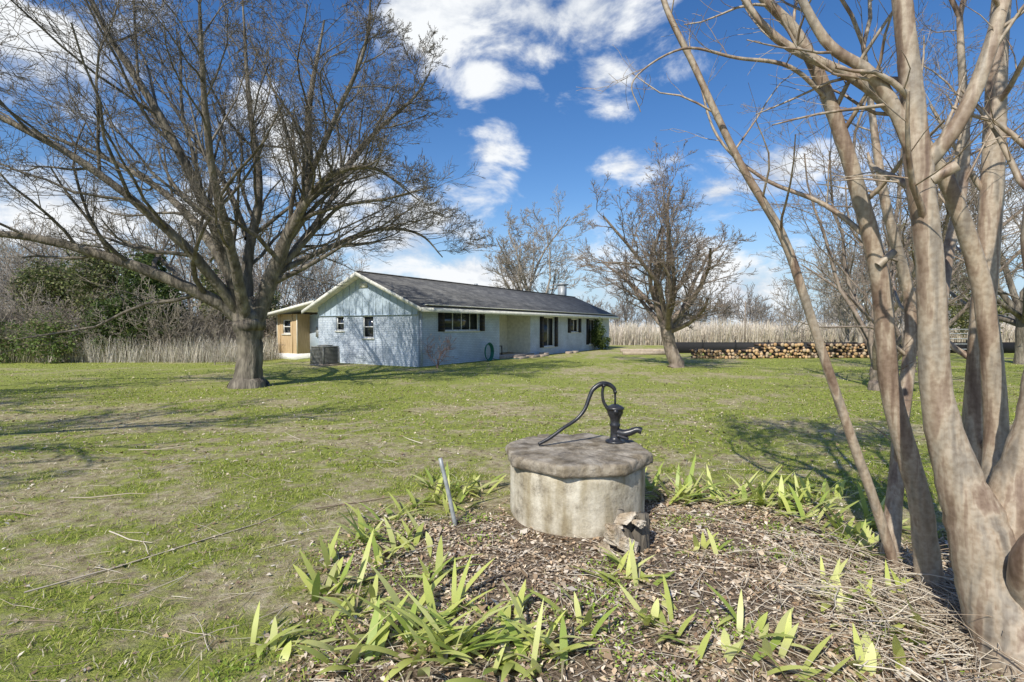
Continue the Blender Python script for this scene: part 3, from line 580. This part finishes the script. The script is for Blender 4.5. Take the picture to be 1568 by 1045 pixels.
stem([(2.4,2.9,1.5),(2.62,3.1,2.0),(2.8,3.2,2.6),(2.75,3.2,3.5)],[.045,.04,.035,.02],6,1.1,.3,13,2)
stem([(2.40,3.28,-.2),(2.45,3.3,-.03),(2.66,3.5,.8),(2.8,3.6,1.7),(2.6,3.6,2.5),(2.5,3.7,3.6)],[.09,.075,.06,.05,.04,.02],8,1.2,.35,14,2)
for q,d,r_ in [((2.0,2.46,2.3),(.07,-.06,.05),.03),((2.1,2.95,1.95),(.08,-.02,.08),.022)]:
    q=Vector(q);d=Vector(d); polys.append(([q,q+d*.4,q+d,q+d*1.01],[r_,r_*.9,r_*.85,.001]))
tree_obj('crepe_myrtle_tree',polys,M_crepe,(.02,.006),flute=.05)

# ------------------------------------------------------------------ background vegetation
def template(seed,H,spread,mat,nl,k,rmin,tr,trunk):
    o=bare_tree('tmp',(0,0,0),H,spread,seed,mat,nl,trunk,tr,k,rmin,up=.08,el=(35,80),thick=(.5,.1)); me=o.data; bpy.data.objects.remove(o)
    n=len(me.vertices); v=np.empty(n*3,dtype=np.float32); me.vertices.foreach_get('co',v)
    f=np.empty(len(me.loops),dtype=np.int32); me.loops.foreach_get('vertex_index',f)
    return v.reshape(-1,3),f.reshape(-1,4)
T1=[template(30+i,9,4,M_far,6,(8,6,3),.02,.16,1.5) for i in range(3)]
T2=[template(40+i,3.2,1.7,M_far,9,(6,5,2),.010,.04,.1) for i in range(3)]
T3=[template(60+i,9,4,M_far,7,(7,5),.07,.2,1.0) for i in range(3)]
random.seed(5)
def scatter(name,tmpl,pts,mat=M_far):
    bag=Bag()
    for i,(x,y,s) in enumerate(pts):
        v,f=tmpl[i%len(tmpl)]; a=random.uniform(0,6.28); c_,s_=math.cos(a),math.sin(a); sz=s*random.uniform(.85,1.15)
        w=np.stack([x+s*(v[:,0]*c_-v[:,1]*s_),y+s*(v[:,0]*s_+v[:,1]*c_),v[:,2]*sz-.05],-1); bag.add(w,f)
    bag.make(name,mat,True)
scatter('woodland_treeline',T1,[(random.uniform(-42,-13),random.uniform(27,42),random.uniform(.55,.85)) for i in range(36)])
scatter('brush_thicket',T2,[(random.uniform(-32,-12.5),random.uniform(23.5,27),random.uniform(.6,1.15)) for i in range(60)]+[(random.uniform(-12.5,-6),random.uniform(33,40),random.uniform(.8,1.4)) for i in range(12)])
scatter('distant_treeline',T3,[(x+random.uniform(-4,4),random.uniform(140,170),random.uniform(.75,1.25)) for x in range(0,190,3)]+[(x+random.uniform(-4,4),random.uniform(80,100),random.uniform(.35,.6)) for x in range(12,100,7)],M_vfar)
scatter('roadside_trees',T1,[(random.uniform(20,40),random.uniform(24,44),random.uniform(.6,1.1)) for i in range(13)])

def leafmass(name,blobs,n,size,cols):
    tot=sum(b[3]*b[4]*b[5] for b in blobs); b=Bag()
    for (cx,cy,cz,rx,ry,rz_) in blobs:
        m=int(n*rx*ry*rz_/tot); 
        nc=max(6,m//60); cd=rng.normal(0,1,(nc,3)); cd/=np.linalg.norm(cd,axis=1,keepdims=True); cd*=(rng.random((nc,1))**.4)
        i=rng.integers(0,nc,m); pp=cd[i]+rng.normal(0,.13,(m,3)); 
        c=np.array([cx,cy,cz])+pp*np.array([rx,ry,rz_]); c[:,2]=np.maximum(c[:,2],.02)
        u=rng.normal(0,1,(m,3)); u/=np.linalg.norm(u,axis=1,keepdims=True); w=np.cross(u,rng.normal(0,1,(m,3))); w/=np.linalg.norm(w,axis=1,keepdims=True)
        s=size*rng.uniform(.6,1.4,(m,1)); v=np.stack([c-u*s,c+w*s*.5,c+u*s,c-w*s*.5],1).reshape(-1,3)
        f=(np.arange(m)*4)[:,None]+np.arange(4); b.add(v,f,np.repeat(rc(m,cols,.25),4,0))
    return b.make(name,M_leaf)
GD=[(.07,.11,.03),(.10,.15,.045),(.05,.08,.025),(.15,.19,.055)]
leafmass('cedar_tree',[(-17.6,24.4,2.9,1.1,1.0,2.3),(-18.3,24.2,1.6,1.6,1.3,1.5),(-16.6,24.4,2.0,1.0,1.0,1.6),(-17.2,24.6,4.6,.55,.5,.9)],28000,.075,GD)
leafmass('cedar_tree',[(-20.6,25.6,3.8,1.4,1.3,1.8),(-15.0,26,3.0,1.1,1.0,1.4),(-23.5,26.5,3.2,1.9,1.3,1.8),(-13.4,28,2.4,1.2,1,1.2)],20000,.08,[(.15,.18,.06),(.22,.24,.09),(.09,.12,.045),(.28,.25,.16)])
bl=[(random.uniform(-30,-19),random.uniform(22.5,24.5),random.uniform(.4,1.5),random.uniform(1,1.7),1,random.uniform(.7,1.5)) for i in range(17)]
leafmass('evergreen_bush',bl,30000,.06,[(.14,.21,.05),(.21,.28,.08),(.31,.26,.16),(.10,.15,.04)])
bl=[(random.uniform(-38,-12),random.uniform(26,33),random.uniform(.6,2.2),random.uniform(1.2,2),1,random.uniform(1,1.8)) for i in range(36)]
leafmass('underbrush',bl,32000,.09,[(.28,.22,.15),(.36,.30,.22),(.16,.17,.08),(.44,.38,.29)])
leafmass('ivy_bush',[(5.9,35.0,1.1,.5,.5,1.0),(6.1,35.6,.5,.7,.5,.5)],5000,.05,GD)
leafmass('roadside_evergreen',[(29,34,4.2,2.2,2,1.6),(25,32,7.0,1.6,1.5,1.1),(33,36,2.5,2.5,2,1.6)],4500,.12,[(.2,.22,.09),(.28,.28,.12)])
M_red=mnoise('red_twig',[(.3,(.16,.10,.08)),(.7,(.32,.22,.18))],scale=5,bump=0)
bare_tree('bare_shrub',(-2.85,19.55,0),1.3,.75,50,M_red,9,.08,.02,(6,4),.007,el=(30,80))
bare_tree('bare_shrub',(-12.5,21.5,0),1.5,.9,51,M_far,9,.08,.02,(6,4),.005,el=(30,80))

def drygrass(name,n,x0,x1,y0,y1,h,w,cols,pw=1):
    x=rng.uniform(x0,x1,n); y=y0+(y1-y0)*rng.random(n)**pw
    c=rc(n,cols,.2); hh=h*rng.uniform(.45,1.1,n)*(.6+.7*fbm(x*.5,y*.5,3))
    V,F,C=ribbons(np.stack([x,y,0*x],-1),rng.random(n)*6.28,rng.uniform(0,.3,n),rng.uniform(.1,.9,n),hh,np.full(n,w)*rng.uniform(.6,1.4,n),3,lambda t:1-.75*t,c*.75,c*1.15)
    np_mesh(name,V,F,M_lit,C)
DG=[(.58,.51,.41),(.68,.61,.50),(.48,.41,.33),(.62,.57,.49)]
drygrass('tall_dry_grass',45000,6,75,44,60,2.15,.05,DG,1.6)
drygrass('dry_weeds',9000,-21,-11.5,22.6,27,1.25,.014,[(.62,.57,.48),(.72,.68,.59),(.5,.44,.35)])
drygrass('dry_weeds',5000,-34,-21,22.3,25,.7,.014,[(.5,.45,.35),(.26,.28,.12)])

bag=Bag()
def logs(x0,x1,y,rows,y2=None):
    P=[];Rr=[];Cc=[]
    for r_ in range(rows):
        x=x0+(.08 if r_%2 else 0)
        while x<x1:
            rad=random.uniform(.055,.10); x+=rad*1.9
            if random.random()<.05+.08*r_: continue
            z=.08+r_*.15+random.gauss(0,.02); yy=(y+(y2-y)*(x-x0)/(x1-x0) if y2 else y)+random.gauss(0,.07); L=.45
            A=Vector((x,yy-L/2,z)); B=Vector((x+random.gauss(0,.05),yy+L/2,z)); d=(B-A).normalized()
            P.append([tuple(A),tuple(A+d*.002),tuple(A+d*.01),tuple(B-d*.002),tuple(B)]); Rr.append([.001,rad*.96,rad,rad*.95,.001])
            e=np.array(random.choice([(.58,.38,.19),(.66,.46,.26),(.50,.31,.16),(.52,.40,.27)])); s=np.array((.14,.10,.075))
            Cc.append(np.concatenate([np.repeat([e,e*.95],8,0),np.repeat([s,s,e],8,0)]))
    V,F=tubes(P,Rr,8); bag.add(V,F,np.concatenate(Cc))
logs(9.0,11.9,26,3,25.6); logs(12.0,15.0,26,5); logs(15.1,18.4,26.3,5); logs(18.5,19.6,26.4,4)
bag.make('firewood_stack',M_lit)
fe=empty('black_garden_fence',(0,0,0))
box('fence_panel',9.5,40,31,31.04,-.02,.66,M_black,0,fe)
for k in range(16): box('fence_post',9.5+k*2,9.55+k*2,30.93,30.99,-.05,.8,M_black,0,fe)
dk=empty('timber_border',(0,0,0)); 
box('beam_a',6.8,13,32.0,32.15,-.02,.22,M_flag,0,dk); box('beam_b',6.3,9.0,29.0,29.15,-.02,.2,M_flag,0,dk)
g=empty('farm_gate',(26.5,29.5,0)); bag=Bag()
for z in (.3,.6,.9,1.2,1.45): tp([(-1.6,0,z),(1.6,0,z)],[.025,.025],2,6)
for x in (-1.6,0,1.6): tp([(x,0,.1),(x,0,1.5)],[.035,.035],2,6)
bag.make('gate_bars',M_steel,True,g)
pl=empty('utility_pole',(18.2,40,0)); bag=Bag(); tp([(0,0,0),(0,0,3.6)],[.05,.04],2,8); bag.make('pole_shaft',M_bark2,True,pl)

# ------------------------------------------------------------------ world, sun, camera
AZ=30; EL=43
sd=Vector((math.sin(R(AZ))*math.cos(R(EL)),math.cos(R(AZ))*math.cos(R(EL)),-math.sin(R(EL))))
sl_=bpy.data.lights.new('sun','SUN'); sl_.energy=5; sl_.angle=R(.5); sl_.color=(1,.95,.85)
so=bpy.data.objects.new('sun',sl_); so.rotation_euler=sd.to_track_quat('-Z','Y').to_euler(); link(so)
w=bpy.data.worlds.new('World'); S.world=w; w.use_nodes=True; nt=w.node_tree; bg=nt.nodes['Background']
sky=N(nt,'ShaderNodeTexSky'); sky.sky_type='NISHITA'; sky.sun_disc=False; sky.sun_elevation=R(EL); sky.sun_rotation=R(180+AZ); sky.air_density=1.0; sky.dust_density=.5; sky.ozone_density=1.8
tc=N(nt,'ShaderNodeTexCoord'); mp=N(nt,'ShaderNodeMapping'); mp.inputs['Scale'].default_value=(1,1,1.7); nt.links.new(tc.outputs['Generated'],mp.inputs[0])
hs=N(nt,'ShaderNodeHueSaturation'); hs.inputs['Hue'].default_value=.508; hs.inputs['Saturation'].default_value=1.32; hs.inputs['Value'].default_value=1.18; nt.links.new(sky.outputs[0],hs.inputs['Color'])
n1=N(nt,'ShaderNodeTexNoise'); n1.inputs['Scale'].default_value=6.5; n1.inputs['Detail'].default_value=8; n1.inputs['Roughness'].default_value=.6; n1.inputs['Distortion'].default_value=.3; nt.links.new(mp.outputs[0],n1.inputs[0])
def cdir(u,v):
    d=Vector((u,1,v)).normalized(); return (d.x,d.y,d.z*1.7)
clouds=[(.0,.68,.21,1.05),(-.16,.60,.12,1.05),(.14,.62,.14,1),(.05,.60,.09,1),(-.05,.485,.07,.8),(.05,.53,.06,.8),(.18,.49,.09,.8),(.2,.42,.06,.7),(-.04,.34,.065,.8),(.0,.30,.04,.55),(.22,.31,.08,.75),(.17,.28,.05,.65),(.40,.26,.08,.85),(.50,.30,.09,1),(-.2,.2,.15,1),(-.33,.27,.13,.95),(-.45,.36,.11,.8),(-.6,.2,.15,.8),(-.82,.2,.15,.95),(-.08,.155,.07,.75),(-.08,.09,.12,.9),(.44,.07,.14,.85),(-.95,.55,.20,.8),(.75,.2,.17,.8),(-.5,.12,.17,.85),(.2,.08,.17,.7)]
prev=None
for (u,v,r_,s_) in clouds:
    vd=N(nt,'ShaderNodeVectorMath',operation='DISTANCE'); nt.links.new(mp.outputs[0],vd.inputs[0]); vd.inputs[1].default_value=cdir(u,v)
    mr=N(nt,'ShaderNodeMapRange'); mr.inputs[1].default_value=0; mr.inputs[2].default_value=r_*1.9; mr.inputs[3].default_value=s_; mr.inputs[4].default_value=0
    nt.links.new(vd.outputs['Value'],mr.inputs[0])
    if prev is None: prev=mr.outputs[0]
    else:
        mm=N(nt,'ShaderNodeMath',operation='MAXIMUM'); nt.links.new(prev,mm.inputs[0]); nt.links.new(mr.outputs[0],mm.inputs[1]); prev=mm.outputs[0]
n1b=N(nt,'ShaderNodeMath',operation='MULTIPLY_ADD'); n1b.inputs[1].default_value=1.5; n1b.inputs[2].default_value=-.25; nt.links.new(n1.outputs[0],n1b.inputs[0])
m1=N(nt,'ShaderNodeMath',operation='MULTIPLY_ADD'); m1.inputs[1].default_value=.75; nt.links.new(prev,m1.inputs[0]); nt.links.new(n1b.outputs[0],m1.inputs[2])
cr=N(nt,'ShaderNodeMapRange'); cr.interpolation_type='SMOOTHSTEP'; cr.inputs[1].default_value=.79; cr.inputs[2].default_value=1.13; nt.links.new(m1.outputs[0],cr.inputs[0])
cc=ramp(nt,[(.40,(4.8,5.3,6.2)),(.56,(8.0,8.2,8.4))]); nt.links.new(n1.outputs[0],cc.inputs[0])
sz=N(nt,'ShaderNodeSeparateXYZ'); nt.links.new(tc.outputs['Generated'],sz.inputs[0])
hz_=N(nt,'ShaderNodeMapRange'); hz_.interpolation_type='SMOOTHSTEP'; hz_.inputs[1].default_value=-.02; hz_.inputs[2].default_value=.24; hz_.inputs[3].default_value=.85; hz_.inputs[4].default_value=0; nt.links.new(sz.outputs[2],hz_.inputs[0])
mh=N(nt,'ShaderNodeMix',data_type='RGBA'); mh.inputs[7].default_value=(3.6,5.0,7.0,1); nt.links.new(hz_.outputs[0],mh.inputs[0]); nt.links.new(hs.outputs[0],mh.inputs[6])
mx=N(nt,'ShaderNodeMix',data_type='RGBA'); nt.links.new(cr.outputs[0],mx.inputs[0]); nt.links.new(mh.outputs[2],mx.inputs[6]); nt.links.new(cc.outputs[0],mx.inputs[7])
nt.links.new(mx.outputs[2],bg.inputs[0]); bg.inputs[1].default_value=.12

cam=bpy.data.cameras.new('camera'); cam.lens=18; cam.sensor_width=36; cam.clip_end=5000; cam.clip_start=.05
co=bpy.data.objects.new('camera',cam); co.location=(0,0,1.6); co.rotation_euler=(R(90-1.6),0,0); link(co); S.camera=co
S.view_settings.view_transform='Standard'; S.view_settings.look='None'; S.view_settings.exposure=0
print('faces',sum(len(o.data.polygons) for o in bpy.data.objects if o.type=='MESH'))
